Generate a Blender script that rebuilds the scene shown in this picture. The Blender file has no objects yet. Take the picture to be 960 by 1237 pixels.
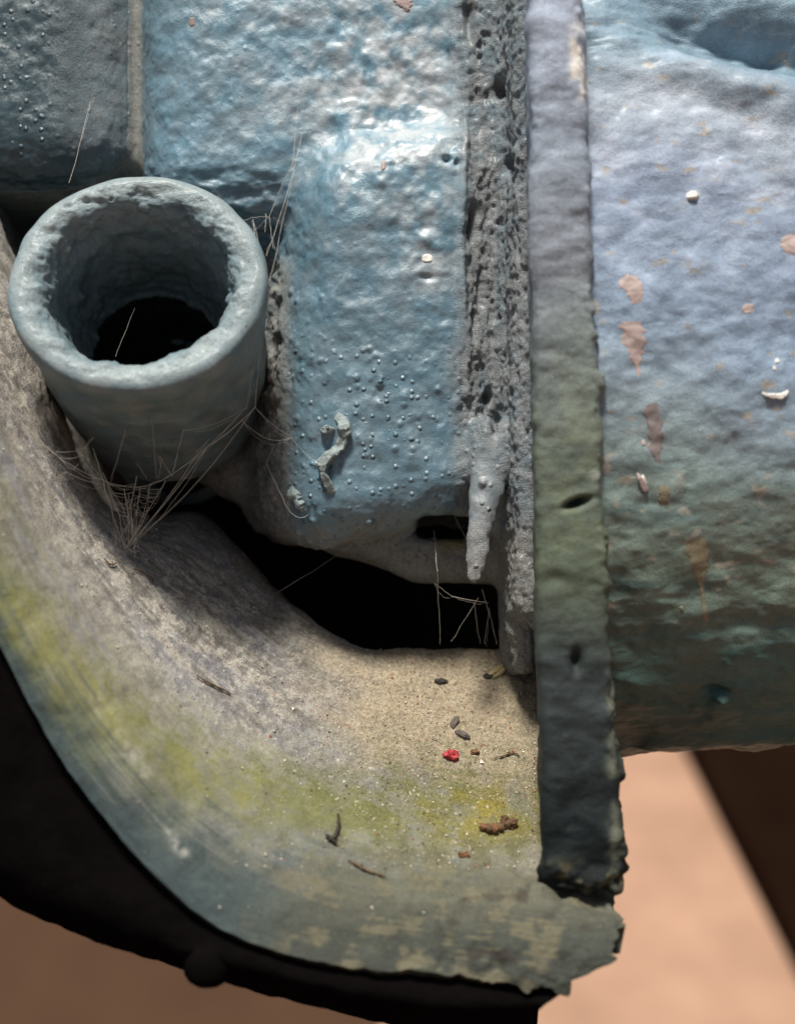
import bpy, math, random
import numpy as np
from mathutils import Matrix, Vector
from mathutils.bvhtree import BVHTree
random.seed(4); rng = np.random.default_rng(7)

# ------------------------------------------------------------------ camera, world, sun, exposure
S = 0.013                      # one design unit = 13 mm
PITCH = math.radians(25)
ORG = np.array([0.0, 0.0, 0.55])
sp, cp = math.sin(PITCH), math.cos(PITCH)
R = np.array([[1, 0, 0], [0, sp, -cp], [0, cp, sp]])      # machine frame (x right, y up the casting, z outward) -> world
D = 16.0
scn = bpy.context.scene
cam_d = bpy.data.cameras.new('camera'); cam = bpy.data.objects.new('camera', cam_d)
scn.collection.objects.link(cam); scn.camera = cam
cl = R @ np.array([0, 0, D]) * S + ORG
M4 = Matrix([[*R[0], cl[0]], [*R[1], cl[1]], [*R[2], cl[2]], [0, 0, 0, 1]])
cam.matrix_world = M4
cam_d.sensor_fit = 'VERTICAL'; cam_d.sensor_height = 24; cam_d.lens = 24 * D / 12.37
cam_d.clip_start = 0.005; cam_d.clip_end = 500
cam_d.dof.use_dof = True; cam_d.dof.focus_distance = (D - 0.45) * S; cam_d.dof.aperture_fstop = 7.5

SUN_V = R @ np.array([-0.10, 0.88, 0.44]); SUN_V /= np.linalg.norm(SUN_V)
w = bpy.data.worlds.new('World'); scn.world = w; w.use_nodes = True
wn = w.node_tree.nodes; wl = w.node_tree.links
sky = wn.new('ShaderNodeTexSky'); sky.sky_type = 'NISHITA'; sky.sun_disc = False
sky.sun_elevation = math.asin(SUN_V[2]); sky.sun_rotation = math.atan2(SUN_V[0], SUN_V[1])
sky.dust_density = 3.0; sky.air_density = 1.0; sky.ozone_density = 1.0
hs = wn.new('ShaderNodeHueSaturation'); hs.inputs['Saturation'].default_value = .55; wl.new(sky.outputs[0], hs.inputs['Color']); wl.new(hs.outputs[0], wn['Background'].inputs[0]); wn['Background'].inputs[1].default_value = 0.055
sd = bpy.data.lights.new('sun', 'SUN'); sd.energy = 4.7; sd.angle = math.radians(11); sd.color = (1.0, 0.94, 0.86)
sun = bpy.data.objects.new('sun', sd); scn.collection.objects.link(sun)
sun.rotation_euler = Vector(SUN_V).to_track_quat('Z', 'Y').to_euler()
scn.view_settings.view_transform = 'Standard'; scn.view_settings.look = 'None'
scn.view_settings.exposure = 0.45; scn.view_settings.gamma = 1.0

# ------------------------------------------------------------------ helpers
def U(px, py, z=0.0):
    k = (D - z) / D
    return np.array([(px - 480) / 100 * k, (618.5 - py) / 100 * k, z])
def W(v): return np.asarray(v) @ R.T * S + ORG
def PX(v):                                   # design point -> where on the casting (for stains and painted-in shade)
    k = D / (D - v[:, 2]); return 480 + v[:, 0] * k * 100, 618.5 - v[:, 1] * k * 100
def tag(o, label=None, cat=None, group=None, kind=None):
    if label: o['label'] = label
    if cat: o['category'] = cat
    if group: o['group'] = group
    if kind: o['kind'] = kind
    return o
def mesh_of(name, vw, faces, mat, smooth=True, attrs=None):
    me = bpy.data.meshes.new(name)
    vw = np.asarray(vw, dtype=np.float32)
    if isinstance(faces, np.ndarray):
        n = faces.shape[1]; f = faces.astype(np.int32)
        me.vertices.add(len(vw)); me.vertices.foreach_set('co', vw.ravel())
        me.loops.add(f.size); me.loops.foreach_set('vertex_index', f.ravel())
        me.polygons.add(len(f)); me.polygons.foreach_set('loop_start', np.arange(0, f.size, n, dtype=np.int32))
        me.update(calc_edges=True)
    else:
        me.from_pydata([tuple(map(float, p)) for p in vw], [], faces); me.update()
    me.polygons.foreach_set('use_smooth', np.full(len(me.polygons), smooth)); 
    if attrs:
        for k, a in attrs.items():
            a = np.asarray(a, dtype=np.float32)
            if a.ndim == 2:
                at = me.attributes.new(k, 'FLOAT_COLOR', 'POINT'); at.data.foreach_set('color', np.c_[a, np.ones(len(a))].astype(np.float32).ravel())
            else:
                at = me.attributes.new(k, 'FLOAT', 'POINT'); at.data.foreach_set('value', a)
    if mat: me.materials.append(mat)
    return me
def obj(name, v, faces, mat, parent=None, origin=None, **kw):
    """v in design units. The object's origin is its parent's, or 'origin' for a top-level thing."""
    if origin is None: origin = v.mean(0) if parent is None else None
    ow = W(origin) if origin is not None else np.array(parent['_o'])
    me = mesh_of(name, W(v) - ow, faces, mat, **kw)
    o = bpy.data.objects.new(name, me); scn.collection.objects.link(o)
    if parent is None: o.location = ow
    else: o.parent = parent
    o['_o'] = [float(a) for a in ow]
    return o
def empty(name, p):
    o = bpy.data.objects.new(name, None); scn.collection.objects.link(o); o.empty_display_size = 0.01
    ow = W(p); o.location = ow; o['_o'] = [float(a) for a in ow]; return o

# ---- noise (numpy)
def _h(ix, iy, iz, s):
    n = (ix * 374761393 + iy * 668265263 + iz * 1274126177 + s * 974634777) & 0x7fffffff
    n = ((n ^ (n >> 13)) * 1274126177) & 0x7fffffff
    n = ((n ^ (n >> 15)) * 2246822519) & 0x7fffffff
    return ((n ^ (n >> 16)) & 0xffffff).astype(np.float32) / 0xffffff
def vnoise(p, s=0):
    f = np.floor(p).astype(np.int64); t = (p - f).astype(np.float32); t = t * t * t * (t * (t * 6 - 15) + 10)
    out = 0
    for dx in (0, 1):
        wx = t[:, 0] if dx else 1 - t[:, 0]
        for dy in (0, 1):
            wy = t[:, 1] if dy else 1 - t[:, 1]
            for dz in (0, 1):
                wz = t[:, 2] if dz else 1 - t[:, 2]
                out = out + wx * wy * wz * _h(f[:, 0] + dx, f[:, 1] + dy, f[:, 2] + dz, s)
    return out * 2 - 1
_Q = np.linalg.qr(np.random.default_rng(3).normal(size=(3, 3)))[0]
def fbm(p, o=4, s=0, g=0.5):
    a = 1; r = 0; n = 0
    for i in range(o):
        p = p @ _Q; r = r + a * vnoise(p * (2.03 ** i) + 17.3 * i, s + i); n += a; a *= g
    return r / n
def blobs(p, s=0, rmin=.1, rmax=.45, dens=.6):          # scattered hemispherical blisters, 0..1-ish high in cell units
    f = np.floor(p).astype(np.int64); out = np.zeros(len(p), np.float32)
    for dx in (-1, 0, 1):
        for dy in (-1, 0, 1):
            for dz in (-1, 0, 1):
                c = f + np.array([dx, dy, dz]); a = (c[:, 0], c[:, 1], c[:, 2])
                q = np.stack([_h(*a, s + 1), _h(*a, s + 2), _h(*a, s + 3)], 1) + c
                rr = _h(*a, s + 4); r = rmin + (rmax - rmin) * rr ** 2.5
                on = _h(*a, s + 5) < dens
                d2 = ((p - q) ** 2).sum(1)
                out = np.maximum(out, np.where(on, np.sqrt(np.maximum(0, r * r - d2)), 0))
    return out
def sm(a, b, x): t = np.clip((x - a) / (b - a), 0, 1); return t * t * (3 - 2 * t)
def pdist(x, y, pts):                                   # distance to a polyline
    best = np.full(len(x), 1e9)
    for (x0, y0), (x1, y1) in zip(pts[:-1], pts[1:]):
        dx, dy = x1 - x0, y1 - y0; t = np.clip(((x - x0) * dx + (y - y0) * dy) / (dx * dx + dy * dy), 0, 1)
        best = np.minimum(best, np.hypot(x - x0 - t * dx, y - y0 - t * dy))
    return best
def mixc(c, col, m): m = np.clip(m, 0, 1)[:, None]; return c * (1 - m) + np.array(col) * m

def tab(t, rows_):
    rows_ = np.array(rows_, float); return np.stack([np.interp(t, rows_[:, 0], rows_[:, i]) for i in (1, 2, 3)], 1)
# ---- signed distance helpers, p = (...,3)
def smin(a, b, k): h = np.clip(.5 + .5 * (b - a) / k, 0, 1); return b * (1 - h) + a * h - k * h * (1 - h)
def rbox(p, c, h, r):
    q = np.abs(p - np.array(c)) - (np.array(h) - r)
    return np.sqrt((np.maximum(q, 0) ** 2).sum(-1)) + np.minimum(q.max(-1), 0) - r
def span(x0, y0, z0, x1, y1, z1, r, zf=None):            # rounded box from casting positions, face depth zf
    zf = z1 if zf is None else zf
    a = U(x0, y1, zf); b = U(x1, y0, zf)
    c = [(a[0] + b[0]) / 2, (a[1] + b[1]) / 2, (z0 + z1) / 2]; h = [(b[0] - a[0]) / 2, (b[1] - a[1]) / 2, (z1 - z0) / 2]
    return lambda p: rbox(p, c, h, r)
def caps(p, a, b, ra, rb, sq=(1, 1, 1)):
    a, b = np.array(a), np.array(b); sq = np.array(sq); ba = b - a
    t = np.clip(((p - a) @ ba) / (ba @ ba), 0, 1)
    d = (p - a - t[..., None] * ba) / sq
    return (np.sqrt((d ** 2).sum(-1)) - (ra + (rb - ra) * t)) * min(sq)
def surfnet(f, lo, hi, h):
    xs = [np.arange(lo[i], hi[i] + h, h, dtype=np.float32) for i in range(3)]
    nx, ny, nz = map(len, xs)
    V = np.empty((nx, ny, nz), np.float32)
    for i in range(0, nx, 16):
        g = np.stack(np.meshgrid(xs[0][i:i + 16], xs[1], xs[2], indexing='ij'), -1); V[i:i + 16] = f(g)
    s = V < 0
    act = np.zeros((nx - 1, ny - 1, nz - 1), np.int8)
    for a in (0, 1):
        for b in (0, 1):
            for c in (0, 1): act += s[a:nx - 1 + a, b:ny - 1 + b, c:nz - 1 + c]
    idx = np.argwhere((act > 0) & (act < 8)); I = np.full(act.shape, -1, np.int64)
    I[idx[:, 0], idx[:, 1], idx[:, 2]] = np.arange(len(idx))
    acc = np.zeros((len(idx), 3)); cnt = np.zeros(len(idx))
    cor = [(a, b, c) for a in (0, 1) for b in (0, 1) for c in (0, 1)]
    for ca in cor:
        for cb in cor:
            if sum(cb) - sum(ca) == 1 and all(y >= x for x, y in zip(ca, cb)):
                va = V[tuple((idx + ca).T)]; vb = V[tuple((idx + cb).T)]
                m = (va < 0) != (vb < 0); t = np.where(m, va / np.where(m, va - vb, 1), 0)
                pt = np.array(ca) + t[:, None] * (np.array(cb) - np.array(ca))
                acc += pt * m[:, None]; cnt += m
    v = (idx + acc / cnt[:, None]) * h + np.array([x[0] for x in xs])
    F = []
    for ax in range(3):
        o1, o2 = [(1, 2), (2, 0), (0, 1)][ax]
        sl0 = [slice(None)] * 3; sl1 = [slice(None)] * 3
        sl0[ax] = slice(0, -1); sl1[ax] = slice(1, None)
        e0 = s[tuple(sl0)]; e1 = s[tuple(sl1)]
        for flip in (0, 1):
            q = np.argwhere((e0 & ~e1) if not flip else (~e0 & e1))
            q = q[(q[:, o1] > 0) & (q[:, o2] > 0) & (q[:, o1] < act.shape[o1]) & (q[:, o2] < act.shape[o2])]
            d1 = np.zeros(3, int); d1[o1] = 1; d2 = np.zeros(3, int); d2[o2] = 1
            quad = np.stack([I[tuple((q - d).T)] for d in (d1 + d2, d2, 0 * d1, d1)], 1)
            F.append(quad[:, ::-1] if flip else quad)
    F = np.concatenate(F); F = F[(F >= 0).all(1)]
    return v, F
def subdiv(v, F, lv=1):
    me = mesh_of('tmp', v, F, None); o = bpy.data.objects.new('tmp', me); scn.collection.objects.link(o)
    m = o.modifiers.new('s', 'SUBSURF'); m.levels = lv; m.render_levels = lv
    dg = bpy.context.evaluated_depsgraph_get(); ev = o.evaluated_get(dg).to_mesh()
    vv = np.empty(len(ev.vertices) * 3, np.float32); ev.vertices.foreach_get('co', vv)
    ff = np.empty(len(ev.polygons) * 4, np.int32); ev.loops.foreach_get('vertex_index', ff)
    bpy.data.objects.remove(o); bpy.data.meshes.remove(me)
    return vv.reshape(-1, 3).astype(np.float64), ff.reshape(-1, 4)
def normals(v, F):
    n = np.zeros_like(v)
    fn = np.cross(v[F[:, 2]] - v[F[:, 0]], v[F[:, 3]] - v[F[:, 1]])
    for k in range(4):
        for c in range(3): n[:, c] += np.bincount(F[:, k], fn[:, c], len(v))
    return n / np.maximum(np.linalg.norm(n, axis=1), 1e-9)[:, None]
def grid_faces(n, m, wrap=False):
    i, j = np.meshgrid(np.arange(n - 1), np.arange(m if wrap else m - 1), indexing='ij')
    a = i * m + j; b = i * m + (j + 1) % m; return np.stack([a, b, b + m, a + m], -1).reshape(-1, 4)
def crom(P, n):                                          # Catmull-Rom through rows of P (k,...) -> n samples
    P = np.asarray(P, float); k = len(P); t = np.linspace(0, k - 1, n); i = np.minimum(t.astype(int), k - 2); f = (t - i).reshape((-1,) + (1,) * (P.ndim - 1))
    p0 = P[np.maximum(i - 1, 0)]; p1 = P[i]; p2 = P[i + 1]; p3 = P[np.minimum(i + 2, k - 1)]
    return .5 * (2 * p1 + (p2 - p0) * f + (2 * p0 - 5 * p1 + 4 * p2 - p3) * f ** 2 + (3 * p1 - p0 - 3 * p2 + p3) * f ** 3)

# ------------------------------------------------------------------ materials
def nt(name):
    m = bpy.data.materials.new(name); m.use_nodes = True; t = m.node_tree; return m, t, t.nodes['Principled BSDF']
def N(t, typ, **kw):
    n = t.nodes.new(typ)
    for k, v in kw.items():
        if k in n.inputs: n.inputs[k].default_value = v
        else: setattr(n, k, v)
    return n
def coords(t, k=1.0):
    tc = N(t, 'ShaderNodeTexCoord'); mp = N(t, 'ShaderNodeMapping'); mp.inputs['Scale'].default_value = (k / S,) * 3
    t.links.new(tc.outputs['Object'], mp.inputs[0]); return mp.outputs[0]
def math_n(t, op, a, b):
    n = N(t, 'ShaderNodeMath', operation=op)
    for i, x in enumerate((a, b)):
        if isinstance(x, (int, float)): n.inputs[i].default_value = x
        else: t.links.new(x, n.inputs[i])
    return n.outputs[0]
def attr_mat(name, spec=.5, coat=0.0):
    """paint, dirt and painted-in light and shade: the tint colour, the roughness and the grittiness come with the surface; grain and fine relief are procedural"""
    m, t, b = nt(name); L = t.links
    co = coords(t)
    ac = N(t, 'ShaderNodeAttribute', attribute_name='tint'); ar = N(t, 'ShaderNodeAttribute', attribute_name='rough'); ag = N(t, 'ShaderNodeAttribute', attribute_name='grit')
    ap = N(t, 'ShaderNodeAttribute', attribute_name='pimple')
    n1 = N(t, 'ShaderNodeTexNoise', Scale=22.0, Detail=4.0, Roughness=.7); L.new(co, n1.inputs['Vector'])
    n2 = N(t, 'ShaderNodeTexNoise', Scale=70.0, Detail=2.0, Roughness=.6); L.new(co, n2.inputs['Vector'])
    n3 = N(t, 'ShaderNodeTexNoise', Scale=3.0, Detail=5.0, Roughness=.6); L.new(co, n3.inputs['Vector'])
    # value variation: fine speckle stronger where gritty
    s1 = math_n(t, 'SUBTRACT', n1.outputs[0], .5); s2 = math_n(t, 'SUBTRACT', n2.outputs[0], .5); s3 = math_n(t, 'SUBTRACT', n3.outputs[0], .5)
    g = math_n(t, 'ADD', math_n(t, 'MULTIPLY', ag.outputs['Fac'], 1.5), .6)
    v = math_n(t, 'MULTIPLY', math_n(t, 'ADD', s1, s2), g)
    v = math_n(t, 'ADD', math_n(t, 'ADD', v, math_n(t, 'MULTIPLY', s3, .5)), 1.0)
    v = math_n(t, 'MAXIMUM', v, .15)
    vm = N(t, 'ShaderNodeVectorMath', operation='SCALE'); L.new(ac.outputs['Color'], vm.inputs[0]); L.new(v, vm.inputs['Scale'])
    L.new(vm.outputs[0], b.inputs['Base Color'])
    r = math_n(t, 'ADD', ar.outputs['Fac'], math_n(t, 'MULTIPLY', s1, .35)); L.new(r, b.inputs['Roughness'])
    vo = N(t, 'ShaderNodeTexVoronoi', Scale=11.0); L.new(co, vo.inputs['Vector'])
    N3 = N(t, 'ShaderNodeSeparateColor'); L.new(vo.outputs['Color'], N3.inputs[0]); N3 = type('o', (), dict(outputs={'Value': N3.outputs[0]}))
    pb = N(t, 'ShaderNodeMapRange'); pb.inputs['From Min'].default_value = 0.0; pb.inputs['From Max'].default_value = .38; pb.inputs['To Min'].default_value = 1; pb.inputs['To Max'].default_value = 0
    L.new(vo.outputs['Distance'], pb.inputs[0])
    h = math_n(t, 'ADD', math_n(t, 'MULTIPLY', n1.outputs[0], .15), math_n(t, 'MULTIPLY', math_n(t, 'MULTIPLY', pb.outputs[0], math_n(t, 'GREATER_THAN', N3.outputs['Value'], .6)), ap.outputs['Fac']))
    h = math_n(t, 'ADD', h, math_n(t, 'MULTIPLY', math_n(t, 'MULTIPLY', n2.outputs[0], math_n(t, 'ADD', ag.outputs['Fac'], .10)), 1.1))
    bp = N(t, 'ShaderNodeBump'); bp.inputs['Distance'].default_value = .05 * S; bp.inputs['Strength'].default_value = .9
    L.new(h, bp.inputs['Height']); L.new(bp.outputs[0], b.inputs['Normal'])
    b.inputs['Specular IOR Level'].default_value = spec
    b.inputs['Coat Weight'].default_value = coat; b.inputs['Coat Roughness'].default_value = .28
    return m
def plain(name, col, rough=.7, vary=.5, scale=8, bump=.02, spec=.4, k=1.0):
    m, t, b = nt(name); L = t.links; co = coords(t, k)
    n = N(t, 'ShaderNodeTexNoise', Scale=float(scale), Detail=5.0, Roughness=.65); L.new(co, n.inputs['Vector'])
    v = math_n(t, 'ADD', math_n(t, 'MULTIPLY', math_n(t, 'SUBTRACT', n.outputs[0], .5), vary * 2), 1.0)
    vm = N(t, 'ShaderNodeVectorMath', operation='SCALE'); vm.inputs[0].default_value = col; L.new(v, vm.inputs['Scale'])
    L.new(vm.outputs[0], b.inputs['Base Color']); b.inputs['Roughness'].default_value = rough; b.inputs['Specular IOR Level'].default_value = spec
    if bump:
        bp = N(t, 'ShaderNodeBump'); bp.inputs['Distance'].default_value = bump * S; L.new(n.outputs[0], bp.inputs['Height']); L.new(bp.outputs[0], b.inputs['Normal'])
    return m
M_paint = attr_mat('blue_grey_paint', .6, .22)
M_case = attr_mat('blue_green_paint', .35, 0.12)
M_flange = attr_mat('flange_paint', .12, 0.0)
M_dirt = attr_mat('dusty_paint', .12)
M_dark = plain('near_black_matte', (.0035, .003, .003), .95, .4, 3, .03, .0)  # near-black without gloss, for the lower casing and its bolt
M_cavity = plain('dark_cavity', (.012, .012, .012), .95, .3, 3, 0, .05)  # near-black colour stands in for the unlit interior

# ------------------------------------------------------------------ the machine
machine = empty('cast_machine_housing', U(300, 1150, -1))
tag(machine, 'blue-grey painted cast metal housing with round tube, flange and dusty curved trough', 'machine')

# --- cast block: left lobe, middle lobe, lower lobe, rough seam, hanging spike
s_left = span(-260, -260, -3.6, 150, 226, -.35, .8)
s_mid = span(160, -260, -3.6, 640, 275, .0, .85)
s_low = span(338, 158, -3.0, 600, 658, .52, .68)
s_fill = span(90, -260, -3.4, 200, 212, -.95, .3)
s_fill2 = span(-260, -260, -4.2, 330, 232, -1.5, .3)
s_seam = span(545, -260, -3, 655, 640, .12, .12)
def block(p):
    x, y, z = p[..., 0], p[..., 1], p[..., 2]
    d = s_mid(p)
    d = smin(d, s_left(p), .10)
    d = smin(d, s_fill(p), .35); d = smin(d, s_fill2(p), .2)
    # lower lobe, slanted end and a foot that widens towards the back
    q = p.copy(); q[..., 1] = y - .20 * np.clip(x + .6, -.3, 2) + .10 * np.clip(x + .8, 0, 3)*0 ; q[..., 0] = x - .26 * np.clip((y - 1.9) / 2.1, 0, 1) * np.clip((-.1 - x) / .9, 0, 1) + .42 * np.clip(.2 - z, 0, 1.6) * np.clip((-.1 - x) / .9, 0, 1)
    dl = s_low(q)
    d = smin(d, dl, .30)
    d = smin(d, s_seam(p), .14)
    d = smin(d, rbox(p, U(660, 180, .35), (.42, 5.6, .55), .25), .45)
    # wall that carries the seam down to the trough
    d = smin(d, caps(p, U(626, 560, -.15), U(634, 800, .0), .28, .13, (1, 1, 2.0)), .1)
    d = smin(d, caps(p, U(612, 640, -.9), U(622, 800, -.7), .18, .16, (1, 1, 2.5)), .15)
    # spike
    d = smin(d, caps(p, U(594, 530, .45), U(574, 697, .75), .25, .09, (1, 1, .8)), .14)
    # rim below the lobe
    cs = [U(225, 535, -1.7), U(330, 590, -1.4), U(420, 634, -1.1), U(510, 664, -.95), U(640, 672, -.95)]
    for a, b in zip(cs[:-1], cs[1:]): d = smin(d, caps(p, a, b, .40, .40, (1, 1, 1.0)), .12)
    # opening behind the spike
    d = -smin(-d, rbox(p, U(536, 636, -.6), (.36, .17, 1.2), .12), .06)
    return d.astype(np.float32)
v, F = surfnet(block, (-7.6, -2.05, -3.7), (1.75, 8.4, 1.3), .045)
# drop what lies far outside the view or is hidden deep behind, keep faces near the camera side
v, F = subdiv(v, F)
n = normals(v, F); x, y = PX(v)
up = v * 1.0
rough_seam = sm(540, 575, x + 12 * fbm(v * 1.5, 3, 3)) * (v[:, 2] > -2)
lowm = sm(300, 345, x) * sm(165, 200, y) * (1 - rough_seam)
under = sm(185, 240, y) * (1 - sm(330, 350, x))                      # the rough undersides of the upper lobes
bub = np.maximum(blobs(v * 6.5, 11, .14, .36, .85) / 6.5, blobs(v * 9.5, 17, .2, .42, .95) / 9.5)
bub2 = blobs(v * 5.0, 31, .06, .30, .22) / 5.0
disp = .05 * fbm(v * 1.6, 4, 2) + .022 * fbm(v * 6, 3, 5)
melt = np.exp(-(((x - 470) / 95) ** 2 + ((y - 130) / 130) ** 2)) + .8 * np.exp(-(((x - 520) / 30) ** 2 + ((y - 300) / 60) ** 2))
disp += melt * (.06 * fbm(v * 3.0, 3, 8) + .015 * fbm(v * 9, 2, 9))
clus = .45 + .7 * sm(-.25, .35, fbm(v * 1.6, 3, 64)); disp += (1 - rough_seam) * clus * bub * (.42 * sm(330, 460, y) * (1 - sm(560, 600, x)) + .10) * (1 - .5 * melt) + bub2 * .8 * sm(250, 420, y)
disp += under * .10 * fbm(v * np.array([3, 7, 5]), 3, 21)
vs = v * np.array([7, 2.0, 7]) 
rs0 = rough_seam; rough_seam = rough_seam * (1 - .93 * np.exp(-(((x - 585) / 26) ** 4)) * sm(490, 560, y))
disp += rough_seam * (.035 * fbm(vs, 3, 41) + .024 * fbm(v * 9, 3, 43) + .022 * fbm(v * 20, 2, 44))
nvg = fbm(np.stack([v[:, 0] * 5, v[:, 1] * .35, v[:, 2] * 3], 1), 2, 45); disp += rough_seam * (.022 * (1 - 2 * np.abs(nvg)) + .022 * fbm(v * 6, 3, 46))
pit = np.maximum(0, fbm(v * np.array([11, 3.5, 9]), 3, 51, .6) - .44) * rough_seam; disp -= pit * .25
for (a, b, sx, sy, dd) in ((572, 272, 4, 17, .3), (600, 108, 6, 9, .22), (540, 190, 6, 4, .10), (553, 196, 4, 4, .08), (612, 200, 6, 10, .2), (565, 20, 5, 28, .2), (515, 335, 9, 4, .05), (598, 512, 5, 12, .2), (590, 480, 4, 8, .2), (582, 350, 3, 22, .12), (575, 385, 3, 14, .15)):
    disp -= dd * np.exp(-(((x - a) / sx) ** 2 + ((y - b) / sy) ** 2)) * (v[:, 2] > -1)
ridge = np.exp(-((x - 560 - 4 * np.sin(y / 60)) / 5) ** 2) * (y < 480) * .05; disp += ridge * (n[:, 2] > .2)
disp *= 1 - .65 * sm(-.55, -.9, v[:, 2]) if False else 1 - .65 * (1 - sm(-1.0, -.6, v[:, 2]))
v = v + n * disp[:, None]
c = np.tile(np.array([.085, .165, .215]), (len(v), 1)) * (1 + .45 * (sm(160, 200, x) * (1 - sm(150, 330, y))))[:, None]
nz = fbm(v * 1.3, 4, 61); nf = fbm(v * 5, 4, 62)
c = mixc(c, (.125, .18, .21), .4 + .6 * nf)                                       # greyer patches
c = mixc(c, (.36, .40, .42), (melt * .9 + .35 * np.exp(-((y - 40) / 110) ** 2) * sm(220, 330, x)) * sm(-.4, .5, nf + .5 * nz))  # gloss highlights on the upper block painted as pale colour
leftd = sm(45, 120, x) * (1 - sm(150, 156, x)); c = mixc(c, (.15, .175, .18), leftd * (.6 + .4 * nf))    # dusty flank of the left lobe
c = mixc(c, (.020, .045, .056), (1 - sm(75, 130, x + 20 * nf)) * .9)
c = mixc(c, (.195, .215, .225), rs0 * (.8 + .5 * nf)); c = mixc(c, (.25, .265, .27), rough_seam * sm(0, .5, nvg + .4 * nf) * .6)
flank = sm(318, 300, x * 1.0) if False else (1 - sm(335, 362, x + 8 * nf)) * sm(300, 330, y) * (y < 660)
c = mixc(c, (.26, .265, .245), flank * (.9 + .5 * nf))
low_dust = sm(615, 665, y + 25 * nf) ; c = mixc(c, (.24, .235, .215), low_dust * .75)
c = mixc(c, (.20, .20, .175), (v[:, 2] < -.8) * 1.0 * .85)
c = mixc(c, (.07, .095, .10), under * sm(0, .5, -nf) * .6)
c = mixc(c, (.30, .25, .12), np.exp(-(((x - 545) / 22) ** 2 + ((y - 658) / 7) ** 2)) * (v[:, 2] < -.5))
grit = np.clip(rough_seam * .75 + flank * .9 + low_dust * .5 + (v[:, 2] < -.8) * .4 + leftd * .5, 0, 1)
rgh = np.clip(.38 + .5 * grit + .1 * nf, .2, .95)
B = obj('cast_block', v, F, M_paint, machine, attrs=dict(pimple=.9 * clus * (sm(380, 500, y) + .5 * (1 - sm(150, 200, x)) + .12) * (1 - melt * .5), tint=c, rough=rgh, grit=grit)); blkv, blkF = v, F

# --- round tube, pointing up and out
ax = np.array([.03, .40, .915]); ax /= np.linalg.norm(ax)
e1 = np.cross([0, 1, 0], ax); e1 /= np.linalg.norm(e1); e2 = np.cross(ax, e1)
rc = U(166, 336, 1.35)
prof = [(.30, -4.2), (.80, -4.1), (1.0, -2.8), (1.02, -2.0), (.98, -1.75), (.80, -1.62), (.80, -1.5), (.84, -1.2), (.92, -.8), (1.0, -.35), (1.04, -.12), (1.12, -.015), (1.26, .03), (1.37, 0), (1.415, -.07), (1.425, -.22), (1.40, -.5), (1.36, -.9), (1.32, -1.6), (1.27, -2.2), (1.20, -2.75), (1.08, -2.95), (.95, -3.1), (.9, -4.2)]
# bend: behind the tube's end the neck runs straight back into the housing
nr, na = 300, 420
pr = crom(prof[1:], nr); th = np.linspace(0, 2 * np.pi, na, endpoint=False)
rr, hh = pr[:, 0][:, None], pr[:, 1][:, None]
cen = rc + hh[..., None] * ax
tv = cen + rr[..., None] * (np.cos(th)[None, :, None] * e1 + np.sin(th)[None, :, None] * e2)
tv = tv.reshape(-1, 3); tF = grid_faces(nr, na, True)
tn = normals(tv, tF)
if (tn.reshape(nr, na, 3)[150] * (np.cos(th)[:, None] * e1 + np.sin(th)[:, None] * e2)).sum() and False: pass
radial = (np.cos(th)[None, :, None] * e1 + np.sin(th)[None, :, None] * e2 + 0 * hh[..., None]).reshape(-1, 3)
k = nr * 4 // 5 * na + 5
if tn[k] @ radial[k] < 0: tF = tF[:, ::-1]; tn = -tn
i_row = np.repeat(np.arange(nr), na) / nr; hv = np.repeat(pr[:, 1], na); rv = np.repeat(pr[:, 0], na)
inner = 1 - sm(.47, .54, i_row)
dsp = .045 * fbm(tv * 1.3, 3, 71) + .014 * fbm(tv * 3, 2, 72) + inner * (.07 * fbm(tv * np.array([2.5, 5, 4]), 4, 73) + .5 * blobs(tv * 6, 75, .1, .45, .7) / 6 + .04 * fbm(tv * 5, 3, 79))
dsp += (1 - inner) * .16 * blobs(tv * 9, 76, .08, .3, .25) / 9
tx, ty = PX(tv)
for (a, b, sx, sy) in ((105, 243, 5, 2.5), (122, 243, 6, 2.5), (82, 250, 6, 3), (216, 255, 4, 4), (224, 268, 3, 4), (135, 241, 2, 3)):
    dsp -= .05 * np.exp(-(((tx - a) / sx) ** 2 + ((ty - b) / sy) ** 2)) * (hv > -.3)
tv = tv + tn * dsp[:, None]
nf = fbm(tv * 5, 4, 77); nz = fbm(tv * 1.2, 3, 78)
face = np.exp(-((rv - 1.24) / .13) ** 2) * (hv > -.25)
c = np.tile(np.array([.105, .165, .19]), (len(tv), 1)); c = mixc(c, (.18, .215, .22), .4 + nf)
c = mixc(c, (.30, .36, .37), face * (.85 + .25 * nf))
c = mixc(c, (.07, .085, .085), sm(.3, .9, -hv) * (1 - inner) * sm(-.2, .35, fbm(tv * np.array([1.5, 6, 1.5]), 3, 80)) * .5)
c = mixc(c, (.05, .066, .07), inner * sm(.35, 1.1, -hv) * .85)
c = mixc(c, (.012, .012, .012), inner * sm(1.55, 1.62, -hv))  # deep end of the bore painted black, as unlit
grit = np.clip(face * .35 + .2 * sm(.8, 1.6, -hv) * (1 - inner), 0, 1)
obj('tube', tv, tF, M_case, machine, attrs=dict(pimple=.15 + 0 * nf, tint=c, rough=np.clip(.62 + .15 * face + .1 * nf, .2, 1), grit=grit))
tubv, tubF = tv, tF

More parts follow.
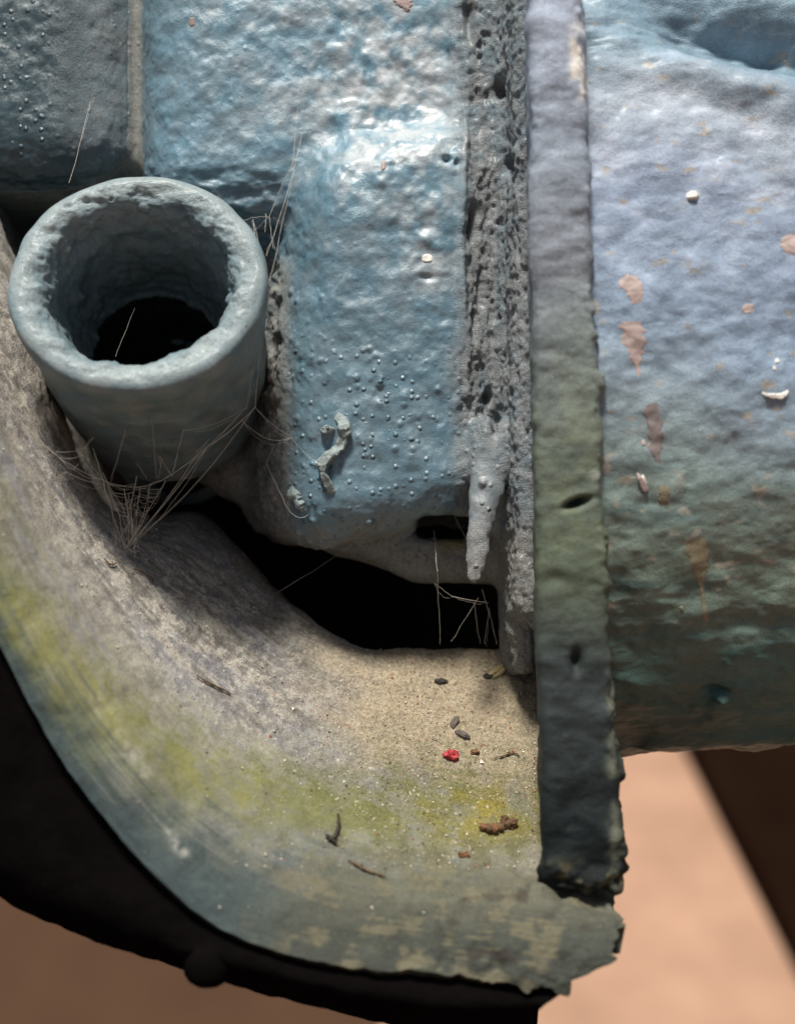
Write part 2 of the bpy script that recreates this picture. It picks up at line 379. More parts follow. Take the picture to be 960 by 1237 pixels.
# --- flange
def flange(p):
    y = p[..., 1]; z = p[..., 2]; kk = D / (D - 2.0); py = 618.5 - y * kk * 100
    xl = (np.interp(py, [0, 300, 700, 1060], [636, 638, 645, 655]) - 480) / 100 * (D - np.clip(z, -1.9, 2)) / D + .01
    xr = (np.interp(py, [0, 300, 550, 800, 930, 1085, 1200], [706, 716, 730, 739, 751, 757, 757]) - 480) / 100 / kk
    cx, hx = (xl + xr) / 2, (xr - xl) / 2
    q = np.stack([p[..., 0] - cx, y - 1.2, z + .2], -1)
    h = np.stack([hx, np.full_like(hx, 5.25 - .0), np.full_like(hx, 2.2)], -1); r = .13
    q = np.abs(q) - (h - r)
    return (np.sqrt((np.maximum(q, 0) ** 2).sum(-1)) + np.minimum(q.max(-1), 0) - r).astype(np.float32)
v, F = surfnet(flange, (1.15, -4.3, -1.8), (2.7, 6.7, 2.15), .045)
v, F = subdiv(v, F); n = normals(v, F); x, y = PX(v)
disp = .045 * fbm(v * 1.1, 3, 91) + .02 * fbm(v * 3.5, 4, 92, .6) + .06 * sm(.1, .5, fbm(v * 4, 3, 95)) * np.exp(-((x - np.interp(y, [0, 550, 1080], [706, 730, 755])) / 12) ** 2) + .15 * blobs(v * 6, 93, .05, .3, .15) / 6
endm = sm(1030, 1065, y); disp += endm * .13 * fbm(v * 5, 4, 94)
for (a, b, sx, sy, dd) in ((697, 608, 13, 4.5, .28), (700, 604, 7, 3, .15), (696, 800, 6, 12, .15), (700, 720, 20, 20, .03), (672, 700, 18, 9, .05), (690, 990, 14, 30, .05)):
    disp -= dd * np.exp(-(((x - a) / sx) ** 2 + ((y - b - .3 * (a - x) * (sy < 5)) / sy) ** 2)) * (v[:, 2] > 1.2)
edge_n = .03 * fbm(v * np.array([3, 5, 3]), 3, 96); disp += edge_n
v = v + n * disp[:, None]
nf = fbm(v * 4, 4, 97); nz = fbm(v * 1.0, 3, 98)
c = tab(y + 45 * nz + 22 * nf, [(-50, .32, .37, .46), (60, .30, .35, .43), (190, .245, .29, .35), (300, .20, .225, .26), (390, .165, .195, .20), (570, .12, .148, .12), (680, .085, .105, .075), (810, .036, .045, .046), (1000, .010, .015, .016), (1100, .008, .011, .011)]) * (1 + .35 * nf)[:, None]  # light grading down the flange, bright top to dark foot, painted in
c = mixc(c, (.17, .19, .10), np.exp(-((y - 560) / 130) ** 2) * sm(.0, .5, nf + nz) * .25)
c = mixc(c, (.15, .16, .12), np.exp(-((x - 740) / 7) ** 2) * sm(750, 820, y) * sm(-.2, .3, nf) * .7)
c = mixc(c, (.75, .72, .66), np.exp(-(((x - 697) / 10) ** 4 + ((y - 75) / 42) ** 4)) * sm(-.3, .1, fbm(v * 4, 3, 99)))
c = mixc(c, (.45, .44, .40), sm(.42, .55, fbm(v * 6, 3, 100)) * (1 - sm(500, 700, y)) * .6 * np.exp(-((x - np.interp(y, [0, 550], [706, 730])) / 16) ** 2))
c = mixc(c, (.13, .12, .07), endm * sm(-.1, .3, nf))
obj('flange', v, F, M_flange, machine, attrs=dict(tint=c, rough=np.clip(.5 + .15 * nf, .3, 1), grit=.15 + 0 * nf)); flv, flF = v, F

# --- big round casing on the right
def casing(p):
    x, y, z = p[..., 0], p[..., 1], p[..., 2]
    yc = 1.45; y = y - .05 * np.clip(x - 2.6, 0, 4)
    d = (np.sqrt(((y - yc) / np.where(y > yc, 6.4, 4.5)) ** 2 + (np.abs(z + .75) / 2.55) ** 2) ** 1 - 1) * 2.7
    g = np.clip((x - 2.5) / 1.2, 0, 1)
    d = smin(d, caps(p, (3.1, -2.66, .0), (7, -2.62, .0), .20, .20), .10)
    d = smin(d, caps(p, (1.9, -1.6, -.3), (2.25, -2.9, -.3), .5, .35), .35)
    return np.maximum(d, 1.75 - x).astype(np.float32)
v, F = surfnet(casing, (1.6, -3.2, -3.6), (6.2, 8.3, 2.1), .055)
v, F = subdiv(v, F); n = normals(v, F); x, y = PX(v)
disp = .06 * fbm(v * 1.2, 4, 101) + .030 * fbm(v * np.array([3.0, 5, 4]), 4, 102, .6) + .25 * blobs(v * 5, 103, .05, .25, .06) / 5 + .05 * fbm(v * 1.9, 3, 111)
disp += .03 * fbm(v * np.array([2, 5, 4]), 3, 104) * sm(600, 800, y)
gy = 12 + (x - 760) * .23; disp -= .40 * np.exp(-((y - gy) / 30) ** 2) * sm(730, 860, x) * (1 + .4 * fbm(v * np.array([1.5, 3, 3]), 3, 113)); disp += .12 * np.exp(-((y - gy - 55) / 26) ** 2) * sm(730, 860, x)
disp += np.exp(-((y - 45) / 35) ** 2) * .06 * fbm(v * np.array([2, 6, 4]), 3, 105)
for (a, b, s_, dd) in ((865, 836, 11, .13), (855, 838, 25, .04)):
    disp -= dd * np.exp(-(((x - a) / s_) ** 2 + ((y - b) / (s_ * .5)) ** 2))
disp += .12 * np.exp(-(((x - 870) / 9) ** 2 + ((y - 842) / 5) ** 2))
v = v + n * disp[:, None]
nf = fbm(v * 4, 4, 107); nz = fbm(v * .6, 2, 108); ns = fbm(v * np.array([1.5, 4.5, 2]), 4, 109)
c = tab(y + 45 * nz + 16 * nf - 25 * sm(800, 960, x), [(-40, .16, .26, .33), (60, .17, .26, .33), (130, .28, .335, .40), (240, .22, .285, .39), (390, .19, .26, .35), (500, .19, .25, .28), (590, .15, .205, .195), (700, .080, .14, .13), (820, .036, .095, .088), (900, .014, .05, .045)]) * (1 + .22 * nf + .25 * ns)[:, None]  # light grading down the casing painted into its colour
c = mixc(c, (.50, .50, .54), np.exp(-((y - 200) / 140) ** 2) * sm(-.1, .6, .6 * ns + nf) * .25)  # pale sheen on the upper casing, painted in
c = mixc(c, (.17, .17, .11), np.exp(-(((y - 690) / 120) ** 2)) * sm(0, .6, nz + ns + .15) * .4)
c = mixc(c, (.30, .27, .22), sm(.42, .6, fbm(v * np.array([5, 9, 5]), 3, 110)) * (1 - sm(700, 800, y)) * .8)
obj('round_casing', v, F, M_case, machine, attrs=dict(tint=c, rough=np.clip(.42 + .15 * nf, .3, 1), grit=.12 + 0 * nf)); csv, csF = v, F
casing_o = bpy.data.objects['round_casing']

# --- trough
rows = [
 [(-190, 330, 2.0), (-80, 620, 2.3), (0, 780, 2.45), (90, 940, 2.5), (235, 1100, 2.6), (380, 1160, 2.6), (540, 1178, 2.6), (690, 1198, 2.6)],
 [(-160, 280, 2.0), (-45, 560, 2.2), (40, 735, 2.3), (135, 885, 2.35), (270, 1020, 2.25), (420, 1080, 2.2), (580, 1100, 2.2), (752, 1128, 2.4)],
 [(-130, 240, 1.5), (-15, 500, 1.6), (80, 680, 1.6), (185, 820, 1.6), (315, 930, 1.55), (450, 990, 1.5), (590, 1020, 1.5), (745, 1085, 1.7)],
 [(-110, 190, .7), (5, 430, .8), (110, 620, .75), (220, 750, .7), (345, 850, .6), (470, 895, .5), (590, 910, .45), (705, 915, .4)],
 [(-100, 120, -.3), (25, 330, -.2), (108, 585, -.3), (228, 668, -.35), (370, 768, -.45), (480, 805, -.5), (590, 812, -.55), (700, 812, -.6)],
 [(-80, 60, -1.2), (25, 330, -1.2), (118, 600, -1.2), (240, 628, -1.2), (345, 725, -1.0), (430, 780, -.9), (560, 783, -.9), (700, 783, -.9)],
 [(-70, 40, -2.2), (40, 330, -2.2), (140, 620, -2.2), (250, 625, -2.3), (335, 730, -2.0), (430, 800, -1.5), (560, 805, -1.5), (700, 805, -1.5)],
 [(-60, 40, -4.2), (70, 340, -4.2), (180, 640, -4.2), (270, 660, -4.2), (335, 770, -4.0), (430, 850, -3.4), (560, 850, -3.4), (700, 850, -3.4)]]
CG = np.array([[U(*q) for q in r] for r in rows])
nt_, ns_ = 420, 560
G = crom(CG, nt_); G = np.swapaxes(crom(np.swapaxes(G, 0, 1), ns_), 0, 1)
v = G.reshape(-1, 3); F = grid_faces(nt_, ns_)
n = normals(v, F)
if n[100 * ns_ + 300, 1] < 0: n = -n; F = F[:, ::-1]
tt = np.repeat(np.linspace(0, 7, nt_), ns_); ss = np.tile(np.linspace(0, 7, ns_), nt_)
x, y = PX(v)
ps = np.stack([ss * 1.6, tt * 5.5, 0 * ss], 1)                       # streaks run along the trough
st = fbm(ps, 4, 121); sf = fbm(ps * np.array([1.5, 5, 1]), 4, 133); nf = fbm(v * 5, 4, 122); nz = fbm(v * 1.2, 3, 123); nff = fbm(v * 14, 3, 124)
disp = .05 * nz + .02 * fbm(v * 4, 3, 125) + .012 * st + .02 * nff * sm(2.2, 3.5, tt) + .3 * blobs(v * 12, 127, .05, .3, .25) / 12
crn = sm(360, 560, x) * (1 - sm(1.6, 2.6, tt)); disp += crn * .075 * fbm(v * 3.5, 4, 126)
disp += .10 * np.exp(-(((x - 640) / 25) ** 2 + ((y - 1075) / 12) ** 2)) - .05 * np.exp(-((np.hypot(x - 660, y - 1090) - 22) / 8) ** 2)
disp[tt < .02] *= .5
v = v + n * disp[:, None]
# ragged outer edge near the corner
edge = np.exp(-tt / .25) * .06 * fbm(v * 5, 3, 128) * (.4 + sm(5, 7, ss) * 1.8); v[:, 1] += edge
redge = np.exp(-(7 - ss) / .15) * .17 * fbm(v * 5, 3, 129); v[:, 0] += redge
c = np.tile(np.array([.27, .255, .225]), (len(v), 1)); c *= (1 + .35 * sf + .3 * nff + .35 * nf)[:, None]
c = mixc(c, (.25, .26, .31), sm(-.15, .35, st + .2 * nz) * .4 * (1 - sm(500, 620, x)))      # lavender film
c = mixc(c, (.44, .365, .25), sm(330, 520, x + 120 * nz + 60 * st) * sm(2.2, 3.0, tt + .3 * nf) * .9)    # dry tan dust
c = mixc(c, (.60, .56, .48), np.exp(-((tt - 3.0 + .3 * nz) / .8) ** 2) * (1 - sm(300, 420, x)) * sm(-.2, .4, nff + nf + .5 * sf) * .5)
c = mixc(c, (.46, .42, .36), (1 - sm(60, 240, x)) * sm(2.6, 3.6, tt) * sm(-.3, .3, st) * .5)
dm = pdist(x, y, [(-80, 540), (0, 690), (60, 790), (150, 872), (250, 935), (340, 965), (450, 985), (560, 985), (660, 985)])
wb = 44 + 14 * (x > 450)
mo = np.exp(-(dm / wb) ** 2) * (.62 + .5 * sm(-.5, .5, st * .6 + .8 * sf + .6 * nf + .4 * nz))
wt = .45 + .55 * sm(60, 380, x); teal = 1 - sm(.9 * wt, 2.3 * wt, tt + .4 * st + .3 * nz + .3 * sf); c = mixc(c, (.042, .064, .064), teal * .93)  # teal paint near the lip, deepened to paint in light falloff
mid = np.exp(-((tt - 1.25) / .4) ** 2) * sm(150, 260, x); c = mixc(c, (.16, .16, .14), mid * sm(-.2, .3, nf) * .8)
c = mixc(c, (.16, .155, .13), np.exp(-((tt - 1.6) / .5) ** 2) * sm(300, 500, x) * sm(-.1, .35, nf - .2 * st) * .7)
mo *= .8 + .2 * sm(-.3, .2, nff + nf); c = mixc(c, (.10, .12, .06), np.exp(-((dm - 8) / (wb * 1.35)) ** 2) * sm(-.1, .4, nf + sf) * .6)
c = mixc(c, (.15, .155, .065), mo * 1.0)
c = mixc(c, (.22, .21, .085), np.exp(-(pdist(x, y, [(40, 740), (150, 870)]) / 26) ** 2) * .6 * sm(-.5, .4, sf) + np.exp(-(pdist(x, y, [(240, 920), (300, 960)]) / 24) ** 2) * .75 * sm(-.3, .3, nf))
c = mixc(c, (.30, .25, .06), np.exp(-(((x - 590) / 75) ** 2 + ((y - 985) / 38) ** 2)) * (.4 + nf * 1.4))
c = mixc(c, (.10, .098, .066), sm(1000, 1060, y + 50 * nf) * sm(260, 420, x) * .75)  # first step of the shading painted towards the lower right lip
c = mixc(c, (.040, .046, .040), sm(1060, 1150, y + 40 * nf) * sm(200, 420, x) * .85)  # lower right lip darkened in colour to stand for shading
c = mixc(c, (.15, .135, .085), sm(1020, 1060, y) * sm(250, 420, x) * sm(.05, .4, nf + .4 * sf) * .6); c = mixc(c, (.035, .02, .018), sm(.28, .5, fbm(v * np.array([3, 6, 3]), 3, 140)) * sm(1060, 1090, y) * sm(480, 560, x) * .45)
c = mixc(c, (.045, .065, .070), (1 - sm(.0, .55, tt + .2 * nf)) * (1 - sm(200, 330, x)) * .85)
c = mixc(c, (.05, .05, .045), sm(5.1, 5.9, tt))  # shade in the recess past the back edge, painted dark
c = mixc(c, (.16, .15, .13), sm(4.2, 4.8, tt) * (1 - sm(330, 400, x)) * .7)
c = mixc(c, (.30, .12, .05), (vnoise(v * 16, 131) > .9) * (x > 250) * sm(2.4, 3, tt) * .8)     # rusty specks
c = mixc(c, (.60, .58, .50), (vnoise(v * 22, 132) > .84) * .6 * sm(1.8, 2.4, tt))
c = mixc(c, (.50, .50, .44), np.exp(-(pdist(x, y, [(205, 1003), (213, 1022), (222, 1030)]) / 6) ** 2) * .5 * sm(-.4, .2, nff))
c = mixc(c, (.46, .44, .36), np.exp(-(pdist(x, y, [(120, 840), (150, 900), (175, 935)]) / 9) ** 2) * .25 * sm(-.3, .3, nff))
grit = np.clip(sm(1.6, 3.0, tt + .3 * nf) * (.55 + .4 * sm(350, 560, x)) + .15, 0, 1)
rg = np.clip(.6 + .3 * grit, 0, 1)
# give it thickness: an under-surface and closed edges
v2 = v - n * .30
full = np.concatenate([v, v2]); nv = len(v)
F2 = F[:, ::-1] + nv
def strip(ids): a = np.array(ids[:-1]); b = np.array(ids[1:]); return np.stack([a, b, b + nv, a + nv], 1)
idg = np.arange(nv).reshape(nt_, ns_)
allF = np.concatenate([F, F2, strip(idg[0]), strip(idg[-1])[:, ::-1], strip(idg[:, 0])[:, ::-1], strip(idg[:, -1])])
T2 = lambda a: np.concatenate([a, a])
cc = np.concatenate([c, np.tile([.03, .032, .033], (nv, 1))])
obj('trough', full, allF, M_dirt, machine, attrs=dict(tint=cc, rough=T2(rg), grit=T2(grit))); trv, trF = v, F

# --- black lower casing under the trough lip
rb = [
 [U(a, b - 8, z - .16) for a, b, z in rows[0]],
 [U(*q) for q in [(-230, 700, 2.0), (-120, 930, 2.2), (-30, 1030, 2.3), (60, 1092, 2.4), (200, 1148, 2.5), (370, 1196, 2.5), (530, 1224, 2.5), (650, 1222, 2.5)]],
 [U(*q) for q in [(-230, 720, 1.0), (-120, 950, 1.0), (-30, 1035, 1.0), (60, 1095, 1.0), (200, 1150, 1.0), (370, 1198, 1.0), (530, 1230, 1.0), (648, 1234, 1.0)]],
 [U(*q) for q in [(-200, 600, -2.), (-90, 800, -2.), (0, 900, -2.), (90, 970, -2.), (220, 1020, -2.), (370, 1040, -2.), (530, 1060, -2.), (640, 1060, -2.)]],
 [U(*q) for q in [(-200, 600, -5.), (-90, 700, -5.), (0, 790, -5.), (90, 860, -5.), (220, 900, -5.), (370, 930, -5.), (530, 930, -5.), (640, 930, -5.)]]]
G = crom(np.array(rb), 80); G = np.swapaxes(crom(np.swapaxes(G, 0, 1), 240), 0, 1); v = G.reshape(-1, 3); F = grid_faces(80, 240)
v += normals(v, F) * (.04 * fbm(v * 3, 4, 141))[:, None]
idg = np.arange(80 * 240).reshape(80, 240)
# closing wall on the right end
ce = G[:, -1].mean(0); v = np.concatenate([v, np.linspace(G[0, -1], G[-1, -1], 80)])
nn_ = 80 * 240; wall = np.stack([idg[:-1, -1], idg[1:, -1], nn_ + np.arange(1, 80), nn_ + np.arange(79)], 1)
lower = obj('lower_casing', v, np.concatenate([F, wall]), M_dark, machine)
def lathe(name, base, axis, prof, mat, parent=None, seg=28, origin=None):
    axis = np.array(axis, float); axis /= np.linalg.norm(axis); a = np.cross(axis, [1, .3, .2]); a /= np.linalg.norm(a); b = np.cross(axis, a)
    t = np.linspace(0, 2 * np.pi, seg, endpoint=False)
    vv = np.concatenate([np.array(base) + h * axis + r * (np.cos(t)[:, None] * a + np.sin(t)[:, None] * b) for r, h in prof])
    return obj(name, vv, grid_faces(len(prof), seg, True), mat, parent, origin)
lathe('bolt_head', U(252, 1160, 2.4), (0, -1, .1), [(.001, -.2), (.24, -.2), (.26, .05), (.24, .14), (.2, .2), (.12, .25), (.001, .27)], M_dark, lower)

# --- boxes added behind to keep light out of the opening
def box(name, a, b, mat, parent):
    a, b = np.minimum(a, b), np.maximum(a, b)
    vv = np.array([[(a, b)[i][0], (a, b)[j][1], (a, b)[k][2]] for i in (0, 1) for j in (0, 1) for k in (0, 1)])
    return obj(name, vv, np.array([[0, 1, 3, 2], [4, 6, 7, 5], [0, 4, 5, 1], [2, 3, 7, 6], [0, 2, 6, 4], [1, 5, 7, 3]]), mat, parent, smooth=False)
box('added_dark_backing', U(-330, 980, -5.2) * [1, 1, 1], np.array([2.0, 8.4, -4.4]), M_cavity, machine)
box('unseen_rear_blocker', np.array([-25, 0.0, -14]), np.array([1.8, 14.0, -5.4]), M_cavity, machine)  # unseen box, kept to block light from behind
box('unseen_upper_blocker', np.array([-7.6, 1.2, -5.0]), np.array([1.8, 8.4, -3.4]), M_cavity, machine)  # unseen box added to stop sky light leaking in

# ------------------------------------------------------------------ casting onto surfaces
def bvh(v, F): return BVHTree.FromPolygons(v.tolist(), F.tolist())
BV = dict(block=bvh(blkv, blkF), case=bvh(csv, csF), flange=bvh(flv, flF), trough=bvh(trv, trF))
EYE = Vector((0, 0, D))
def hit(k, px, py):
    d = Vector(U(px, py, 0)) - EYE; d.normalize(); h = BV[k].ray_cast(EYE, d)
    if h[0] is None: return None
    nn = h[1] if h[1].dot(d) < 0 else -h[1]
    return np.array(h[0]), np.array(nn)
def patch(name, k, sec, mat, parent, thick=.02, m=13, n=60, wob=.05):
    """a run or drip of paint lying on a surface: sec = [(px,py,half width)...]"""
    s = crom(np.array(sec, float), n); vv = []
    ph = random.random() * 9
    P = s[:, :2]; T = np.gradient(P, axis=0); T /= np.linalg.norm(T, axis=1)[:, None]; Nn = np.stack([-T[:, 1], T[:, 0]], 1)
    for i in range(n):
        wv = max(.6, s[i, 2]) * (1 + wob * math.sin(i * .7 + ph) + wob * math.sin(i * .31 + ph * 2))
        for j in range(m):
            u = -1 + 2 * j / (m - 1)
            q = P[i] + Nn[i] * u * wv * (1 + .35 * float(vnoise(np.array([[i * .45, u * 1.2 + ph, ph]]), 3)[0])); h = hit(k, q[0], q[1])
            if h is None: return None
            e = 1 - u * u; ee = min(1, 4 * min(i, n - 1 - i) / n)
            lum = 1 + (.55 * float(vnoise(h[0][None] * 9, 7)[0]) if thick > .03 else 0)
            vv.append(h[0] + h[1] * (-.012 + (thick * lum + .012) * min(1, 2.2 * e) * ee))
    return obj(name, np.array(vv), grid_faces(n, m), mat, parent)
M_drip = plain('pale_brown_drip', (.34, .27, .25), .55, .25, 6, .02)
M_drip2 = plain('ochre_drip', (.17, .15, .095), .55, .25, 6, .02)
M_drip3 = plain('grey_brown_drip', (.17, .145, .14), .55, .25, 6, .02)
M_white = plain('white_paint_spot', (.72, .70, .64), .4, .2, 9, .02)
M_crust = plain('crusty_paint', (.24, .29, .29), .6, .5, 14, .05)
def P_(sec, mat, lab, k='case', par=None, th=.006):
    o = patch('paint_drip', k, sec, mat, par or casing_o, th)
    if o: tag(o, lab)
P_([(764, 378, 3), (763, 388, 17), (765, 405, 17), (767, 425, 12), (769, 440, 5), (771, 455, 2.5), (773, 480, 2)], M_drip, 'pinkish drip with a long thin tail')
P_([(776, 476, 2), (784, 488, 11), (789, 505, 12), (790, 525, 11), (792, 545, 8), (795, 560, 3), (798, 580, 2)], M_drip3, 'grey-brown drip')
P_([(800, 582, 2), (802, 592, 7), (801, 604, 7), (800, 616, 4)], M_drip2, 'small ochre drip')
P_([(838, 630, 8), (841, 645, 17), (843, 665, 16), (844, 685, 12), (846, 702, 5), (848, 718, 2.5), (850, 735, 3), (854, 760, 5), (856, 782, 4)], M_drip2, 'ochre drip with a thin tail')
P_([(748, 328, 4), (755, 338, 12), (765, 348, 13), (768, 362, 9), (772, 374, 4)], M_drip, 'faint pink smear')
P_([(948, 280, 6), (952, 290, 12), (954, 302, 11), (952, 311, 5)], M_drip, 'round pinkish spot')
P_([(896, 368, 4), (903, 374, 9), (905, 380, 5)], M_drip, 'small pinkish spot')
def S_(px, py, rx, ry, mat, k='case', par=None, th=.012, name='paint_spot'):
    o = patch(name, k, [(px - rx, py, .8), (px - rx * .5, py, ry * .85), (px, py, ry), (px + rx * .5, py, ry * .8), (px + rx, py, .8)], mat, par or casing_o, th, n=16)
    return o
S_(836, 236, 9, 6, M_white, th=.04); S_(776, 580, 4, 7, M_white, th=.015); S_(935, 445, 3, 3, M_white); S_(938, 436, 4, 3, M_white)
S_(777, 535, 4, 4, M_drip); S_(823, 735, 4, 3, M_drip2)
fl_o = bpy.data.objects['flange']
S_(712, 352, 6, 4, M_white, 'flange', fl_o); 
P_([(918, 474, 1), (930, 478, 3), (944, 478, 3.5), (952, 470, 1)], M_white, 'thin white curl of paint', th=.03)
P_([(768, 570, 1), (774, 580, 4), (779, 590, 5), (777, 588, 1)], M_drip, 'pale fleck', th=.03)
# crusty run of paint on the lower lobe
blk = B
P_([(404, 500, 5), (414, 510, 8), (415, 525, 7), (410, 540, 7), (400, 550, 7), (392, 560, 6), (393, 575, 4), (400, 592, 5), (399, 597, 2)], M_crust, 'crusty curled run of paint', 'block', blk, .13)
S_(396, 519, 9, 5, M_crust, 'block', blk, .1)
P_([(350, 586, 2), (358, 598, 5), (364, 610, 4), (368, 618, 1)], M_crust, 'crusty pale flake', 'block', blk, .07)
P_([(470, -12, 4), (485, -2, 12), (490, 8, 8), (484, 14, 3)], M_drip, 'chipped patch of old primer', 'block', blk, .01)
S_(463, 200, 4, 7, M_drip, 'block', blk, .01); S_(232, 26, 5, 6, M_drip, 'block', blk, .01)
S_(516, 312, 8, 6, M_white, 'block', blk, .015)

# ------------------------------------------------------------------ loose bits lying on the trough
M_red = plain('red_flake', (.33, .03, .035), .45, .4, 9, .03)
M_brown = plain('dead_brown', (.10, .055, .025), .7, .6, 9, .05)
M_orange = plain('husk_orange', (.15, .07, .025), .6, .5, 9, .05)
M_blackbit = plain('dark_speck', (.03, .025, .02), .7, .5, 9, .05)
M_bug = plain('grey_brown_shell', (.12, .10, .085), .7, .6, 14, .05)
M_pale = plain('pale_husk', (.42, .34, .17), .6, .5, 9, .05)
def lump(px, py, rx, ry, mat, name, lab, cat, seed, k='trough', rot=0, spiky=.35, hgt=.5, lift=.3):
    h = hit(k, px, py)
    if h is None: return
    nu, nv_ = 14, 18; a, b = np.meshgrid(np.linspace(.02, np.pi - .02, nu), np.linspace(0, 2 * np.pi, nv_, endpoint=False), indexing='ij')
    sph = np.stack([np.sin(a) * np.cos(b), np.sin(a) * np.sin(b), np.cos(a)], -1).reshape(-1, 3)
    sph = sph * (1 + spiky * fbm(sph * 1.7 + seed, 3, seed))[:, None]
    sph = np.sign(sph) * np.abs(sph) ** .9
    nn = h[1]; t1 = np.cross(nn, [0, 0, 1.]); t1 = np.array([1., 0, 0]) - nn * nn[0]; t1 /= np.linalg.norm(t1); t2 = np.cross(nn, t1)
    cr, sr = math.cos(rot), math.sin(rot); s1 = t1 * cr + t2 * sr; s2 = -t1 * sr + t2 * cr
    r1, r2, r3 = rx / 100, ry / 100, min(rx, ry) / 100 * hgt * 2
    vv = h[0] + nn * r3 * lift + sph[:, :1] * r1 * s1 + sph[:, 1:2] * r2 * s2 + sph[:, 2:] * r3 * nn
    o = obj(name, vv, grid_faces(nu, nv_, True), mat, None, h[0], smooth=False); return tag(o, lab, cat)
lump(545, 914, 9, 7, M_red, 'paint_flake', 'bright red angular flake lying on the tan dust', 'paint flake', 3, spiky=.7, hgt=.45)
lump(573, 909, 5, 3.5, M_orange, 'paint_flake', 'small dull pinkish-red crumb just right of the bright red flake', 'paint flake', 5, spiky=.6)
lump(532, 824, 8, 4, M_blackbit, 'dead_leaf_bit', 'tiny dark brown chip below the black opening', 'debris', 7, spiky=.6)
lump(600, 813, 15, 6, M_pale, 'seed_husk', 'pale yellow husk beside the foot of the flange', 'husk', 9, rot=.4, spiky=.8)
lump(590, 818, 6, 4, M_blackbit, 'dirt_crumb', 'dark crumb at the left end of the pale yellow husk', 'debris', 10, spiky=.8)
lump(622, 800, 12, 7, M_pale, 'dust_clump', 'brownish clump in the corner where trough meets flange', 'debris', 11, spiky=.8)
lump(549, 874, 4.5, 8, M_bug, 'insect_casing', 'grey ridged insect casing above the red flake, upper piece', 'insect casing', 12, rot=-.4, spiky=.5)
lump(558, 888, 9, 4, M_bug, 'insect_casing', 'grey flat insect casing above the red flake, lower piece', 'insect casing', 13, rot=-.5, spiky=.5)
# dead wood louse like husk, in segments
husk = empty('insect_husk', hit('trough', 595, 998)[0]); tag(husk, 'orange-brown ribbed insect husk on the yellow-stained dust', 'insect husk')
for i in range(6):
    hpt, hn = hit('trough', 580 + i * 7, 998 + 2 * math.sin(i))
    t = np.linspace(0, np.pi, 12); rr = .085 - .010 * abs(i - 2)
    ring = lambda off, r: np.stack([hpt[0] + off + 0 * t + .03 * np.sin(t), hpt[1] + r * np.cos(t) * .75, hpt[2] + .0 + r * np.sin(t) * .9 + .03], 1)
    vv = np.concatenate([ring(-.03, rr * .8), ring(-.01, rr), ring(.025, rr * .95), ring(.04, rr * .7)])
    obj('shell_segment', vv, grid_faces(4, 12), M_orange if i % 2 == 0 else M_brown, husk)
lump(613, 996, 9, 8, M_brown, 'dirt_crumb', 'dark brown crumb touching the right end of the orange-brown husk', 'debris', 17, spiky=.8)
lump(560, 1035, 6, 4, M_orange, 'dirt_crumb', 'small orange crumb lying below the ribbed husk', 'debris', 18, spiky=.8)

def tubes(paths, r, sides=4):
    V, FF = [], []; off = 0
    for P, rad in paths:
        P = np.asarray(P, float); T = np.gradient(P, axis=0); T /= np.maximum(np.linalg.norm(T, axis=1), 1e-9)[:, None]
        a = np.cross(T, [.3, .2, 1.]); a /= np.maximum(np.linalg.norm(a, axis=1), 1e-9)[:, None]; b = np.cross(T, a)
        th = np.arange(sides) / sides * 2 * np.pi; rad = np.broadcast_to(rad * r, (len(P),))
        ring = P[:, None] + rad[:, None, None] * (np.cos(th)[None, :, None] * a[:, None] + np.sin(th)[None, :, None] * b[:, None])
        V.append(ring.reshape(-1, 3)); FF.append(grid_faces(len(P), sides, True) + off); off += len(P) * sides
    return np.concatenate(V), np.concatenate(FF)
def twig(pts, rad, mat, name, lab, cat, k='trough'):
    s = crom(np.array(pts, float), 26); P = []
    for q in s:
        h = hit(k, q[0], q[1]); 
        if h is None: return
        P.append(h[0] + h[1] * (.015 + rad))
    t = np.linspace(0, 1, 26); v_, F_ = tubes([(P, (.5 + .5 * np.sin(t * np.pi)) * (1 + .25 * np.sin(t * 31)))], rad, 6)
    tag(obj(name, v_, F_, mat, None, P[0]), lab, cat)
twig([(236, 817), (250, 826), (265, 833), (280, 841)], .012, M_brown, 'twig', 'thin brown twig lying left of centre on the lavender dust', 'twig')
twig([(407, 985), (408, 1000), (404, 1012), (395, 1016)], .022, M_blackbit, 'bent_stalk', 'bent black stalk standing in the green stain', 'stalk')
twig([(392, 1010), (400, 1016), (406, 1020)], .022, M_blackbit, 'bent_stalk', 'short black stalk piece at the foot of the bent one', 'stalk')
twig([(160, 688), (172, 694), (183, 701), (179, 704)], .010, M_brown, 'plant_fibre', 'curled brown fibre on the dust below the cobweb', 'fibre')
twig([(124, 676), (132, 683), (140, 681)], .010, M_brown, 'plant_fibre', 'short brown fibre left of where the cobweb is anchored', 'fibre')
twig([(596, 918), (608, 914), (620, 911), (628, 915)], .010, M_brown, 'plant_fibre', 'thin brown fibre right of the red flake', 'fibre')
twig([(420, 1040), (440, 1052), (465, 1060)], .012, M_brown, 'plant_fibre', 'brown fibre on the grey film near the trough lip', 'fibre')

